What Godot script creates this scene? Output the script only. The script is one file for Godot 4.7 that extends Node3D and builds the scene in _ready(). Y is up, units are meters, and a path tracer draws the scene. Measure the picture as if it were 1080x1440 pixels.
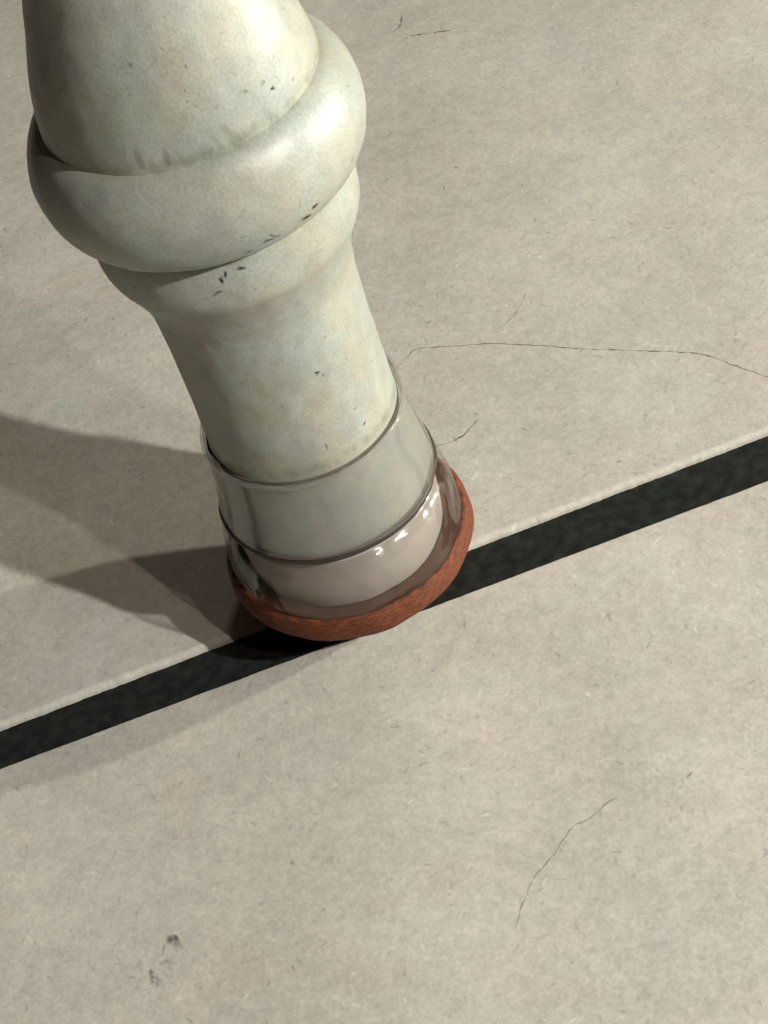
extends Node3D
# A close-up of the foot of a turned, cream-painted furniture leg on a tiled floor. Measures in the tables are millimetres.

const MM := 0.001
const LIFT := 10.0            # height of the widest line of the rubber foot above the floor
var rng := RandomNumberGenerator.new()
var wobble := FastNoiseLite.new()


func _ready() -> void:
	rng.seed = 71
	# ---------------------------------------------------------------- camera
	var cam := Camera3D.new()
	cam.name = "camera"
	cam.position = Vector3(0.0, 0.22604, 0.20653)
	cam.rotation = Vector3(-0.79999, -0.03213, -0.33728)
	cam.fov = rad_to_deg(2.0 * atan(720.0 / 2600.0))
	cam.near = 0.01
	cam.far = 20.0
	add_child(cam)
	cam.current = true
	# ---------------------------------------------------------------- room light
	var env := Environment.new()
	env.background_mode = Environment.BG_COLOR
	env.background_color = Color(0.58, 0.50, 0.39)
	env.background_energy_multiplier = 0.065
	env.tonemap_mode = Environment.TONE_MAPPER_LINEAR
	env.tonemap_exposure = 1.07
	env.sdfgi_enabled = true
	env.ssao_enabled = true
	env.ssil_enabled = true
	var we := WorldEnvironment.new()
	we.name = "environment"
	we.environment = env
	add_child(we)
	lamp("front_lamp", 55.0, 41.0, 1.4, 0.36, 0.014, Color(1.0, 0.96, 0.89))
	lamp("side_front_lamp", 43.5, 35.0, 0.9, 0.74, 0.010, Color(1.0, 1.0, 0.975))
	lamp("side_lamp", 5.0, 13.0, 0.7, 0.56, 0.010, Color(1.0, 0.985, 0.91))
	var top := AreaLight3D.new()
	top.name = "rear_soft_light"
	top.area_size = Vector2(0.24, 0.24)
	top.light_energy = 0.22
	top.light_color = Color(1.0, 0.97, 0.92)
	top.shadow_enabled = true
	add_child(top)
	top.look_at_from_position(Vector3(0.59, 1.49, -0.81), Vector3.ZERO)

	wobble.seed = 5
	wobble.frequency = 0.11
	wobble.fractal_octaves = 3
	build_floor()
	build_leg()


func lamp(called: String, azimuth: float, height: float, away: float, energy: float, size: float, tint: Color) -> void:
	var l := OmniLight3D.new()
	l.name = called
	var a := deg_to_rad(azimuth)
	var e := deg_to_rad(height)
	l.position = away * Vector3(cos(e) * cos(a), sin(e), cos(e) * sin(a))
	l.light_energy = energy
	l.light_size = size
	l.light_color = tint
	l.omni_range = 12.0
	l.omni_attenuation = 2.0
	l.shadow_enabled = true
	add_child(l)


# -------------------------------------------------------------------- helpers
func put(called: String, mesh: Mesh, m: Material, parent: Node) -> MeshInstance3D:
	var o := MeshInstance3D.new()
	o.name = called
	o.mesh = mesh
	o.material_override = m
	parent.add_child(o, true)
	return o


func smooth_line(p: Array, steps: int) -> PackedVector2Array:
	# Catmull-Rom through (height, radius) pairs
	var out := PackedVector2Array()
	for i in p.size() - 1:
		var a: Vector2 = p[maxi(i - 1, 0)]
		var b: Vector2 = p[i]
		var c: Vector2 = p[i + 1]
		var d: Vector2 = p[mini(i + 2, p.size() - 1)]
		for k in steps:
			out.append(b.cubic_interpolate(c, a, d, float(k) / steps))
	out.append(p[p.size() - 1])
	return out


# A turned surface: the profile runs upwards; out-of-round by «rough» millimetres.
func lathe(profile: Array, rough := 0.0, steps := 6, around := 192) -> ArrayMesh:
	var line := smooth_line(profile, steps)
	var n := line.size()
	var pos := PackedVector3Array()
	var uv := PackedVector2Array()
	for j in n:
		for i in around + 1:
			var a := TAU * i / around
			var r := line[j].y
			if rough > 0.0:
				r += rough * wobble.get_noise_3d(cos(a) * 22.0, line[j].x * 1.1, sin(a) * 22.0)
			pos.append(Vector3(cos(a) * r, line[j].x + LIFT, sin(a) * r) * MM)
			uv.append(Vector2(float(i) / around, line[j].x / 130.0))
	var nor := PackedVector3Array()
	nor.resize(pos.size())
	for j in n:
		for i in around + 1:
			var l := j * (around + 1) + (i if i > 0 else around) - 1
			var r2 := j * (around + 1) + (i if i < around else 0) + 1
			var along: Vector3 = pos[mini(j + 1, n - 1) * (around + 1) + i] - pos[maxi(j - 1, 0) * (around + 1) + i]
			var nn := along.cross(pos[r2] - pos[l])
			if nn.length_squared() < 1e-20:
				nn = Vector3.UP * signf(line[j].x - line[maxi(j - 1, 0)].x + 0.0001)
			nor[j * (around + 1) + i] = nn.normalized()
	var idx := PackedInt32Array()
	for j in n - 1:
		for i in around:
			var a0 := j * (around + 1) + i
			var b0 := a0 + around + 1
			idx.append_array([a0, a0 + 1, b0, b0, a0 + 1, b0 + 1])
	return surface(pos, nor, uv, idx)


func surface(pos: PackedVector3Array, nor: PackedVector3Array, uv: PackedVector2Array, idx: PackedInt32Array) -> ArrayMesh:
	var arr := []
	arr.resize(Mesh.ARRAY_MAX)
	arr[Mesh.ARRAY_VERTEX] = pos
	arr[Mesh.ARRAY_NORMAL] = nor
	arr[Mesh.ARRAY_TEX_UV] = uv
	arr[Mesh.ARRAY_INDEX] = idx
	var m := ArrayMesh.new()
	m.add_surface_from_arrays(Mesh.PRIMITIVE_TRIANGLES, arr)
	return m


func v2(a: Array) -> Array:
	var out := []
	for i in range(0, a.size(), 2):
		out.append(Vector2(a[i], a[i + 1]))
	return out


func field(side: int, seed_: int, freq: float, octaves: int) -> PackedByteArray:
	var f := FastNoiseLite.new()
	f.seed = seed_
	f.noise_type = FastNoiseLite.TYPE_SIMPLEX_SMOOTH
	f.frequency = freq
	f.fractal_octaves = octaves
	var im := f.get_image(side, side, false, false, true)
	im.convert(Image.FORMAT_L8)
	return im.get_data()


# Adds «by» to the pixels along a thin, slightly bent stroke.
func stroke(px: PackedByteArray, side: int, x: float, y: float, turn: float, length: float, width: float, by: Vector3, bend := 0.0) -> void:
	var steps := int(length * 1.5) + 1
	for k in steps:
		var t := float(k) / steps
		var fade := minf(1.0, 4.0 * minf(t, 1.0 - t) + 0.2)
		var half := width * 0.5 * (0.5 + 0.5 * fade)
		var cx := x
		var cy := y
		for oy in range(floori(cy - half), ceili(cy + half) + 1):
			for ox in range(floori(cx - half), ceili(cx + half) + 1):
				var d := Vector2(ox - cx, oy - cy).length()
				var w := clampf(half + 0.5 - d, 0.0, 1.0) * fade * minf(0.6, 0.75 / width)
				if w <= 0.0:
					continue
				var at := (posmod(oy, side) * side + posmod(ox, side)) * 3
				px[at] = clampi(int(px[at] + by.x * w), 0, 255)
				px[at + 1] = clampi(int(px[at + 1] + by.y * w), 0, 255)
				px[at + 2] = clampi(int(px[at + 2] + by.z * w), 0, 255)
		x += cos(turn) / 1.5
		y += sin(turn) / 1.5
		turn += bend


func blotch(px: PackedByteArray, side: int, x: float, y: float, rx: float, ry: float, by: Vector3) -> void:
	for oy in range(int(y - ry), int(y + ry) + 1):
		for ox in range(int(x - rx), int(x + rx) + 1):
			var d := Vector2((ox - x) / rx, (oy - y) / ry).length()
			d += 0.5 * wobble.get_noise_2d(ox * 1.3, oy * 1.3)
			var w := smoothstep(1.0, 0.35, d)
			if w <= 0.0:
				continue
			var at := (posmod(oy, side) * side + posmod(ox, side)) * 3
			px[at] = clampi(int(px[at] + by.x * w), 0, 255)
			px[at + 1] = clampi(int(px[at + 1] + by.y * w), 0, 255)
			px[at + 2] = clampi(int(px[at + 2] + by.z * w), 0, 255)


# -------------------------------------------------------------------- floor
const FLOOR_SIDE := 2048
const FLOOR_SPAN := 340.0
const FLOOR_X := -110.0
const FLOOR_Z := -235.0

func floor_px(x: float, z: float) -> Vector2:
	return Vector2(x - FLOOR_X, z - FLOOR_Z) / FLOOR_SPAN * FLOOR_SIDE


func tile_material() -> StandardMaterial3D:
	var s := FLOOR_SIDE
	var broad := field(s, 3, 0.0042, 3)      # clouds, some 4 cm
	var hue := field(s, 11, 0.0036, 3)
	var mid := field(s, 21, 0.022, 3)        # mottling, some 6 mm
	var mid2 := field(s, 27, 0.016, 2)
	var grit := field(s, 29, 0.06, 3)
	var fine := field(s, 31, 0.16, 2)        # grain
	var px := PackedByteArray()
	px.resize(s * s * 3)
	var at := 0
	for i in s * s:
		var l := 179.0 + (broad[i] - 128) * 0.06 + (mid[i] - 128) * 0.045 + (grit[i] - 128) * 0.06 + (fine[i] - 128) * 0.065 + rng.randf_range(-5.0, 5.0)
		var h := (hue[i] - 128) * 0.014 + (mid2[i] - 128) * 0.008
		px[at] = int(l + 4.0 + h)
		px[at + 1] = int(l - 1.0 - h * 0.25)
		px[at + 2] = int(l - 10.0 - h * 0.3)
		at += 3
	# short, thread-like marks of the cement look
	for k in 32000:
		var x := rng.randf() * s
		var y := rng.randf() * s
		var turn := wobble.get_noise_2d(x * 0.03, y * 0.03) * 4.0 + rng.randfn(0.0, 0.9)
		var dark := rng.randf() < 0.5
		var by := rng.randf_range(3.0, 10.0 if rng.randf() < 0.8 else 22.0) * (-1.0 if dark else 1.0)
		stroke(px, s, x, y, turn, rng.randf_range(2.0, 12.0), rng.randf_range(0.8, 2.6), Vector3(by, by, by), rng.randfn(0.0, 0.04))
	for k in 320:
		var by := rng.randf_range(-42.0, -12.0)
		stroke(px, s, rng.randf() * s, rng.randf() * s, rng.randf() * TAU, rng.randf_range(2.0, 9.0), rng.randf_range(1.0, 2.2), Vector3(by, by, by * 0.9))
	for k in 160:
		var by := rng.randf_range(10.0, 28.0)
		stroke(px, s, rng.randf() * s, rng.randf() * s, rng.randf() * TAU, rng.randf_range(2.0, 6.0), rng.randf_range(1.2, 2.4), Vector3(by, by, by))
	# worn pale clouds and the two grey scuffs of the near tile
	for c in [[22, 82, 16, 9], [36, 56, 14, 7], [8, 30, 12, 6], [74, -118, 16, 14], [88, -86, 18, 8], [40, 18, 16, 6], [-8, 66, 14, 8]]:
		var p := floor_px(c[0], c[1])
		blotch(px, s, p.x, p.y, c[2] * 6.0, c[3] * 6.0, Vector3(4.0, 5.0, 6.0))
	var scuff := [ [-44.8, 52.6, 0.9, 0.6, -58], [-44.09, 53.61, 0.5, 0.7, -34], [-48.74, 57.35, 0.35, 1.3, -48], [-48.13, 58.97, 0.3, 0.6, -30], [-46.51, 55.93, 0.7, 0.4, -22], [-45.91, 56.95, 0.5, 0.9, -14], [-49.95, 55.33, 0.4, 0.9, -14]]
	for c in scuff:
		var p := floor_px(c[0], c[1])
		blotch(px, s, p.x, p.y, c[2] * 8.0, c[3] * 8.0, Vector3(c[4], c[4], c[4] * 0.9))
	for c in scuff:
		for k in 5:
			var q := floor_px(c[0] + rng.randfn(0.0, c[2]), c[1] + rng.randfn(0.0, c[3]))
			var tone: float = c[4] * rng.randf_range(0.1, 0.45)
			stroke(px, s, q.x, q.y, rng.randfn(1.2, 0.5), rng.randf_range(4.0, 14.0), rng.randf_range(1.2, 3.0), Vector3(tone, tone, tone * 0.85), rng.randfn(0.0, 0.05))
	var im := Image.create_from_data(s, s, false, Image.FORMAT_RGB8, px)
	var m := StandardMaterial3D.new()
	m.albedo_texture = ImageTexture.create_from_image(im)
	m.roughness = 0.62
	m.metallic_specular = 0.35
	m.heightmap_enabled = true
	m.heightmap_texture = m.albedo_texture
	m.heightmap_scale = 0.014
	return m


# One tile: a slab with a softened, not quite straight edge towards the joint. «dir» +1: the joint is at its +z side.
func tile_mesh(edge_at: float, slope: float, dir: float, depth: float, bevel: float, seed_: int) -> ArrayMesh:
	var n := FastNoiseLite.new()
	n.seed = seed_
	n.frequency = 0.35
	n.fractal_octaves = 3
	var xs := [-600.0, -300.0, -150.0]
	for k in 541:
		xs.append(-110.0 + k * 0.45)
	xs.append_array([180.0, 300.0, 600.0])
	var section := [[-depth, 0.0], [-4.0 * bevel, 0.0], [-1.6 * bevel, 0.0], [-bevel, -0.005], [-0.9 * bevel, -0.05 * bevel], [-0.12 * bevel, -0.80 * bevel], [0.0, -bevel], [0.0, -8.0]]
	var st := SurfaceTool.new()
	st.begin(Mesh.PRIMITIVE_TRIANGLES)
	var m := section.size()
	for x in xs:
		var jag: float = 0.06 * n.get_noise_1d(x * 0.5) + 0.03 * n.get_noise_1d(x * 4.0 + 900.0) if absf(x) < 150.0 else 0.0
		var chip: float = 0.10 * maxf(0.0, n.get_noise_1d(x * 1.7 - 400.0) - 0.38)
		for k in m:
			var share := 1.0 if k > 2 else 0.3 if k == 2 else 0.0
			var z: float = edge_at + slope * x + dir * (section[k][0] + share * (jag - chip * 2.0))
			if k == 0:
				z = edge_at - dir * depth
			st.set_smooth_group(0)
			st.set_uv(Vector2(x - FLOOR_X, z - FLOOR_Z) / FLOOR_SPAN)
			st.add_vertex(Vector3(x, section[k][1], z) * MM)
	for i in xs.size() - 1:
		for k in m - 1:
			var a := i * m + k
			var q := [a, a + m, a + 1, a + 1, a + m, a + m + 1] if dir < 0 else [a, a + 1, a + m, a + 1, a + m + 1, a + m]
			for v in q:
				st.add_index(v)
	st.generate_normals()
	return st.commit()


# A thin irregular line lying on the floor, from (x, z) points in millimetres.
func crack_mesh(pts: Array, width: float, high: float) -> ArrayMesh:
	var c := Curve3D.new()
	for p in pts:
		c.add_point(Vector3(p.x + rng.randfn(0.0, 0.09), 0.0, p.y + rng.randfn(0.0, 0.09)))
	for k in range(1, pts.size() - 1):
		var d := (c.get_point_position(k + 1) - c.get_point_position(k - 1)) * 0.16
		c.set_point_in(k, -d)
		c.set_point_out(k, d)
	var total := c.get_baked_length()
	var st := SurfaceTool.new()
	st.begin(Mesh.PRIMITIVE_TRIANGLES)
	var steps := int(total / 0.25)
	for k in steps + 1:
		var s := total * k / steps
		var p := c.sample_baked(s, true)
		var q := c.sample_baked(minf(s + 0.2, total), true) - c.sample_baked(maxf(s - 0.2, 0.0), true)
		var across := Vector3(-q.z, 0.0, q.x).normalized()
		var w := width * maxf(0.2, 0.75 + 1.1 * wobble.get_noise_1d(s * 4.0 + pts[0].x * 7.0)) * smoothstep(0.0, 0.15, minf(s, total - s) / total + 0.03)
		p += across * 0.16 * wobble.get_noise_1d(s * 6.0 + 50.0)
		st.add_vertex((p - across * w * 0.5 + Vector3(0, 0.004, 0)) * MM)
		st.add_vertex((p + Vector3(0, high, 0)) * MM)
		st.add_vertex((p + across * w * 0.5 + Vector3(0, 0.004, 0)) * MM)
	for k in steps:
		for j in 2:
			var a := k * 3 + j
			for v in [a, a + 1, a + 3, a + 1, a + 4, a + 3]:
				st.add_index(v)
	st.generate_normals()
	return st.commit()


func build_floor() -> void:
	var floor_ := Node3D.new()
	floor_.name = "floor"
	add_child(floor_)
	floor_.set_meta("label", "beige cement-look tiled floor under the furniture leg")
	floor_.set_meta("kind", "structure")
	var tm := tile_material()
	var rear := put("tile", tile_mesh(1.33, -0.0082, 1.0, 600.0, 0.75, 4), tm, floor_)
	rear.set_meta("label", "beige tile behind the dark joint, with a long thin crack line")
	var near := put("tile", tile_mesh(10.68, 0.0038, -1.0, 600.0, 0.28, 9), tm, floor_)
	near.set_meta("label", "beige tile in front of the dark joint, with two grey scuffs")
	# dark recessed grout
	var gm := StandardMaterial3D.new()
	var gn := FastNoiseLite.new()
	gn.seed = 8
	gn.frequency = 0.02
	gn.fractal_octaves = 4
	var ramp := Gradient.new()
	ramp.set_color(0, Color(0.085, 0.092, 0.087))
	ramp.set_color(1, Color(0.175, 0.185, 0.172))
	var gt := NoiseTexture2D.new()
	gt.width = 512
	gt.height = 512
	gt.seamless = true
	gt.noise = gn
	gt.color_ramp = ramp
	gm.albedo_texture = gt
	gm.roughness = 0.9
	gm.metallic_specular = 0.25
	var st := SurfaceTool.new()
	st.begin(Mesh.PRIMITIVE_TRIANGLES)
	var zs := [-1.5, 0.8, 1.6, 2.6, 3.8, 5.0, 6.2, 7.4, 8.6, 9.6, 10.6, 13.4]
	var xs := [-600.0, -300.0]
	for k in 301:
		xs.append(-150.0 + k)
	xs.append_array([300.0, 600.0])
	for x in xs:
		for z in zs:
			var y: float = -1.15 + 0.16 * wobble.get_noise_2d(x * 4.0, z * 4.0) - 0.25 * (1.0 - pow(absf(z - 5.9) / 7.6, 2.0))
			st.set_uv(Vector2(x, z) / 30.0)
			st.add_vertex(Vector3(x, y, z) * MM)
	for i in xs.size() - 1:
		for k in zs.size() - 1:
			var a := i * zs.size() + k
			for v in [a, a + zs.size(), a + 1, a + 1, a + zs.size(), a + zs.size() + 1]:
				st.add_index(v)
	st.generate_normals()
	put("grout", st.commit(), gm, floor_).set_meta("label", "dark grey recessed grout line")
	# the screed that carries tiles and grout
	var bed := BoxMesh.new()
	bed.size = Vector3(1.2, 0.02, 1.22)
	var bm := StandardMaterial3D.new()
	bm.albedo_color = Color(0.35, 0.34, 0.32)
	bm.roughness = 0.95
	put("screed", bed, bm, floor_).position = Vector3(0, -0.0182, 0.008)
	# hairline cracks and a stray fibre on the tiles
	var cm := StandardMaterial3D.new()
	cm.albedo_color = Color(0.47, 0.42, 0.375)
	cm.roughness = 0.9
	var dark := StandardMaterial3D.new()
	dark.albedo_color = Color(0.36, 0.34, 0.31)
	dark.roughness = 0.9
	var pale := StandardMaterial3D.new()
	pale.albedo_color = Color(0.57, 0.545, 0.50)
	pale.roughness = 0.9
	put("hairline_crack", crack_mesh(v2([17.39, -44.38, 19.41, -46.5, 22.04, -48.22, 24.37, -48.93, 30.44, -46.09, 36.6, -43.36, 44.49, -38.21, 50.96, -33.56, 57.54, -29.31, 68.05, -22.03, 72.4, -16.67, 76.45, -10.8, 79.88, -5.95]), 0.27, 0.03), cm, rear)
	put("hairline_crack", crack_mesh(v2([17.19, -22.74, 19.62, -23.54, 22.14, -23.14, 24.77, -23.65, 26.59, -24.56, 28.41, -25.97]), 0.30, 0.03), dark, rear)
	put("hairline_crack", crack_mesh(v2([51.57, -148.02, 56.12, -146.1, 60.57, -144.28]), 0.38, 0.03), dark, rear)
	put("hairline_crack", crack_mesh(v2([48.74, -151.66, 50.96, -153.38, 52.48, -156.62]), 0.34, 0.03), dark, rear)
	put("hairline_crack", crack_mesh(v2([46.92, -53.37, 43.28, -48.82, 39.74, -46.6]), 0.24, 0.02), pale, rear)
	put("hairline_crack", crack_mesh(v2([2.33, 71.81, 3.34, 69.89, 4.35, 68.47, 5.46, 67.16, 7.38, 64.83, 11.43, 62.3, 15.17, 59.47, 18.2, 58.87, 22.04, 57.35, 24.67, 57.65]), 0.24, 0.025), pale, near)


# -------------------------------------------------------------------- leg
const LEG_SIDE := 1024

func leg_px(angle: float, h: float) -> Vector2:
	return Vector2(angle / 360.0, h / 130.0) * LEG_SIDE


func paint_material() -> StandardMaterial3D:
	var s := LEG_SIDE
	var broad := field(s, 41, 0.006, 3)
	var hue := field(s, 43, 0.008, 3)
	var mid := field(s, 47, 0.03, 3)
	var fine := field(s, 53, 0.2, 2)
	var px := PackedByteArray()
	px.resize(s * s * 3)
	var at := 0
	for y in s:
		var h := y * 130.0 / s
		# grime that has settled in the turned grooves
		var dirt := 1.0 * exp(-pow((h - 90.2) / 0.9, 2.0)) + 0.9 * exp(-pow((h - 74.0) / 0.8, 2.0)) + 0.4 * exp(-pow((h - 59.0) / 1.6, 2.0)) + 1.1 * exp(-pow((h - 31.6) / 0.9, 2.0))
		for x in s:
			var i := y * s + x
			var l := 151.0 + (broad[i] - 128) * 0.06 + (mid[i] - 128) * 0.055 + (fine[i] - 128) * 0.07 + rng.randf_range(-3.0, 3.0)
			var w := (hue[i] - 128) * 0.035
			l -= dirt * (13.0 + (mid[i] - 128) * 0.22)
			px[at] = int(l + w)
			px[at + 1] = int(l + 1.0)
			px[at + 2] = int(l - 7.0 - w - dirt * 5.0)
			at += 3
	for k in 3000:
		var by := rng.randf_range(3.0, 10.0) * (1.0 if rng.randf() < 0.45 else -1.0)
		stroke(px, s, rng.randf() * s, rng.randf() * s, rng.randfn(0.0, 0.7), rng.randf_range(3.0, 14.0), rng.randf_range(1.0, 2.2), Vector3(by, by, by))
	for k in 130:
		var by := rng.randf_range(-60.0, -20.0)
		stroke(px, s, rng.randf() * s, rng.randf() * s, rng.randf() * TAU, rng.randf_range(1.5, 6.0), rng.randf_range(1.0, 2.6), Vector3(by, by, by))
	# brush-like streaks of grime rising from the groove above the bead
	for k in 16:
		var p := leg_px(rng.randf_range(60.0, 125.0), 90.4)
		var by := rng.randf_range(-3.0, -0.5)
		stroke(px, s, p.x, p.y, PI * 0.5 + rng.randfn(-0.25, 0.2), rng.randf_range(6.0, 24.0), rng.randf_range(4.0, 9.0), Vector3(by, by, by))
	# knocks and nicks: [angle, height, half width, half height (mm), tone]
	var nicks := [[74.4, 48.0, 1.0, 0.6, -75], [72.0, 47.0, 0.5, 0.35, -45], [65.4, 77.4, 1.3, 0.3, -110], [61.0, 78.3, 0.8, 0.25, -100], [80.0, 77.2, 1.8, 0.3, -85], [88.0, 76.6, 0.8, 0.25, -40], [92.4, 72.6, 1.0, 0.3, -70],
		[101.4, 71.6, 0.35, 0.9, -75], [99.0, 72.4, 0.3, 0.7, -60], [104.0, 70.0, 1.2, 0.3, -35], [66.4, 95.2, 0.5, 0.4, -30], [54.9, 93.4, 0.5, 0.4, -70], [57.5, 94.8, 0.7, 0.3, -30], [107.1, 102.9, 0.4, 0.4, -40],
		[84.5, 100.9, 0.3, 0.3, -30], [151.7, 57.8, 1.0, 0.3, -50], [122.0, 40.0, 0.6, 0.5, -18], [60.0, 38.0, 0.6, 0.4, -40], [84.0, 35.0, 0.35, 0.8, -30], [57.0, 34.4, 0.8, 0.4, -40]]
	for c in nicks:
		var p := leg_px(c[0], c[1])
		for k in 4:
			var wide: bool = c[2] > c[3]
			var reach: float = maxf(c[2], c[3]) * 8.0 * rng.randf_range(0.5, 1.6)
			var tone: float = c[4] * rng.randf_range(0.25, 0.7)
			var turn: float = (0.0 if wide else PI * 0.5) + rng.randfn(0.0, 0.25)
			stroke(px, s, p.x - cos(turn) * reach * 0.5 + rng.randfn(0.0, c[2] * 2.0), p.y - sin(turn) * reach * 0.5 + rng.randfn(0.0, c[3] * 2.0), turn, reach, rng.randf_range(1.5, 3.2), Vector3(tone, tone, tone * 0.95), rng.randfn(0.0, 0.03))
	# yellowed patches
	for c in [[106.0, 48.4, 2.5, 2.2, 13], [112.0, 44.0, 4.0, 4.0, 8], [118.0, 34.0, 6.0, 3.0, 12], [95.0, 97.0, 7.0, 4.0, 6], [140.0, 52.0, 6.0, 5.0, 8], [125.0, 98.0, 7.0, 5.0, 8]]:
		var p := leg_px(c[0], c[1])
		blotch(px, s, p.x, p.y, c[2] * 8.0, c[3] * 8.0, Vector3(-c[4] * 0.25, -c[4] * 0.35, -c[4] * 1.1))
	var im := Image.create_from_data(s, s, false, Image.FORMAT_RGB8, px)
	var m := StandardMaterial3D.new()
	m.albedo_texture = ImageTexture.create_from_image(im)
	m.roughness = 0.42
	m.metallic_specular = 0.5
	m.heightmap_enabled = true
	m.heightmap_texture = m.albedo_texture
	m.heightmap_scale = 0.017
	return m


func clear_plastic(c: Color, alpha: float, rough: float) -> StandardMaterial3D:
	var m := StandardMaterial3D.new()
	m.albedo_color = Color(c.r, c.g, c.b, alpha)
	m.transparency = BaseMaterial3D.TRANSPARENCY_ALPHA
	m.roughness = rough
	m.metallic_specular = 0.5
	return m


func build_leg() -> void:
	var leg := Node3D.new()
	leg.name = "furniture_leg"
	add_child(leg)
	leg.set_meta("label", "cream painted turned furniture leg in a clear foot cap with orange base ring")
	leg.set_meta("category", "furniture leg")
	var paint := paint_material()
	put("upper_shaft", lathe(v2([87.6, 18.3, 89.2, 18.55, 90.4, 18.5, 93.0, 18.1, 96.4, 17.35, 99.6, 16.4, 102.7, 15.4, 105.4, 14.6, 108, 13.8, 114, 12.4, 122, 11.4, 135, 11.0, 155, 11.8, 190, 14.5, 240, 17.0, 300, 18.0, 300.1, 0.01]), 0.10), paint, leg)
	put("bead", lathe(v2([73.9, 17.6, 74.3, 18.3, 75.04, 19.45, 76.3, 20.7, 78.0, 21.65, 79.9, 22.25, 82.0, 22.5, 84.1, 22.25, 86.0, 21.65, 87.7, 20.75, 88.9, 19.75, 89.7, 18.7, 90.0, 18.0]), 0.12), paint, leg)
	put("collar", lathe(v2([54.0, 14.2, 56.2, 14.62, 57.6, 14.74, 59.0, 14.98, 61.0, 15.5, 63.0, 16.3, 64.9, 17.2, 66.4, 17.95, 68.0, 18.35, 70.0, 18.5, 72.0, 18.4, 73.8, 18.1, 74.6, 17.6]), 0.12), paint, leg)
	put("neck", lathe(v2([13.6, 14.5, 14.2, 16.0, 15.2, 16.55, 17.5, 16.5, 21.0, 16.0, 26.0, 15.2, 31.0, 14.7, 36.0, 14.5, 43.5, 14.4, 50.0, 14.4, 54.0, 14.5, 57.8, 14.72]), 0.10), paint, leg)

	var sleeve := put("foot_cap", lathe(v2([15.3, 17.3, 16.6, 17.1, 19.5, 16.65, 22.5, 16.25, 26.0, 15.9, 28.5, 15.7, 30.2, 15.45]), 0.12), clear_plastic(Color(0.53, 0.51, 0.48), 0.34, 0.14), leg)
	sleeve.set_meta("label", "clear, slightly cloudy plastic cap over the bottom of the leg")
	put("lip", lathe(v2([29.5, 15.4, 29.3, 15.6, 29.5, 15.85, 29.9, 15.95, 30.3, 15.85, 30.45, 15.6, 30.3, 15.35, 29.9, 15.25, 29.5, 15.4]), 0.3, 4), clear_plastic(Color(0.62, 0.61, 0.60), 0.16, 0.12), sleeve)
	var gap_shade := StandardMaterial3D.new()  # dark ring whose colour holds the lip gap's shade, with some grime
	gap_shade.albedo_color = Color(0.33, 0.30, 0.26)
	gap_shade.roughness = 0.7
	put("gap_shade_line", lathe(v2([29.0, 14.6, 29.6, 14.95, 30.0, 15.05, 30.25, 14.9, 30.3, 14.4]), 0.5, 4), gap_shade, sleeve)
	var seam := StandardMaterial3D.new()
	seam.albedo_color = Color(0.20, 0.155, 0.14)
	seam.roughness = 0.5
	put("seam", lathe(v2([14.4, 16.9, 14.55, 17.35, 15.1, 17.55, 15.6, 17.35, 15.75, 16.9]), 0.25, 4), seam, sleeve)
	put("clear_base", lathe(v2([2.9, 19.15, 4.6, 19.0, 7.5, 18.75, 9.3, 18.65, 10.8, 18.45, 11.9, 18.05, 12.8, 17.45, 13.5, 16.8, 14.4, 16.3]), 0.5), clear_plastic(Color(0.60, 0.47, 0.38), 0.09, 0.16), sleeve)
	var core := StandardMaterial3D.new()
	core.albedo_color = Color(0.58, 0.56, 0.54)
	core.roughness = 0.45
	put("core", lathe(v2([1.9, 14.6, 2.4, 15.6, 3.6, 15.9, 7.0, 16.15, 11.0, 16.4, 13.2, 16.7, 14.0, 16.5, 14.3, 15.0]), 0.2), core, sleeve)
	var brown := StandardMaterial3D.new()  # added ring, dark brown to stand for shade between core and base ring
	brown.albedo_color = Color(0.20, 0.08, 0.03)
	brown.roughness = 0.6
	put("base_gap_shade", lathe(v2([1.9, 15.2, 2.5, 15.85, 2.5, 16.5, 2.3, 17.4, 2.4, 18.2, 2.8, 18.7, 2.6, 18.9]), 0.1), brown, sleeve)
	var ring := StandardMaterial3D.new()
	var rn := FastNoiseLite.new()
	rn.seed = 14
	rn.frequency = 0.02
	rn.fractal_octaves = 4
	var rr := Gradient.new()
	rr.set_color(0, Color(0.25, 0.105, 0.04))
	rr.set_color(1, Color(0.50, 0.245, 0.10))
	var rt := NoiseTexture2D.new()
	rt.width = 512
	rt.height = 512
	rt.seamless = true
	rt.noise = rn
	rt.color_ramp = rr
	ring.albedo_texture = rt
	ring.uv1_scale = Vector3(6, 30, 1)
	ring.roughness = 0.8
	ring.heightmap_enabled = true
	ring.heightmap_texture = rt
	ring.heightmap_scale = 0.05
	put("base_ring", lathe(v2([-10.0, 0.05, -10.0, 10.0, -9.4, 11.2, -7.6, 13.4, -5.4, 15.8, -3.2, 17.9, -1.6, 19.3, -0.7, 19.95, 0.1, 20.3, 1.2, 20.3, 2.2, 20.1, 2.9, 19.8, 3.3, 19.4, 3.25, 19.0, 2.7, 18.8, 2.1, 18.4, 1.7, 17.6, 1.6, 0.05]), 0.25), ring, sleeve).set_meta("label", "orange-brown rubber ring under the clear cap")
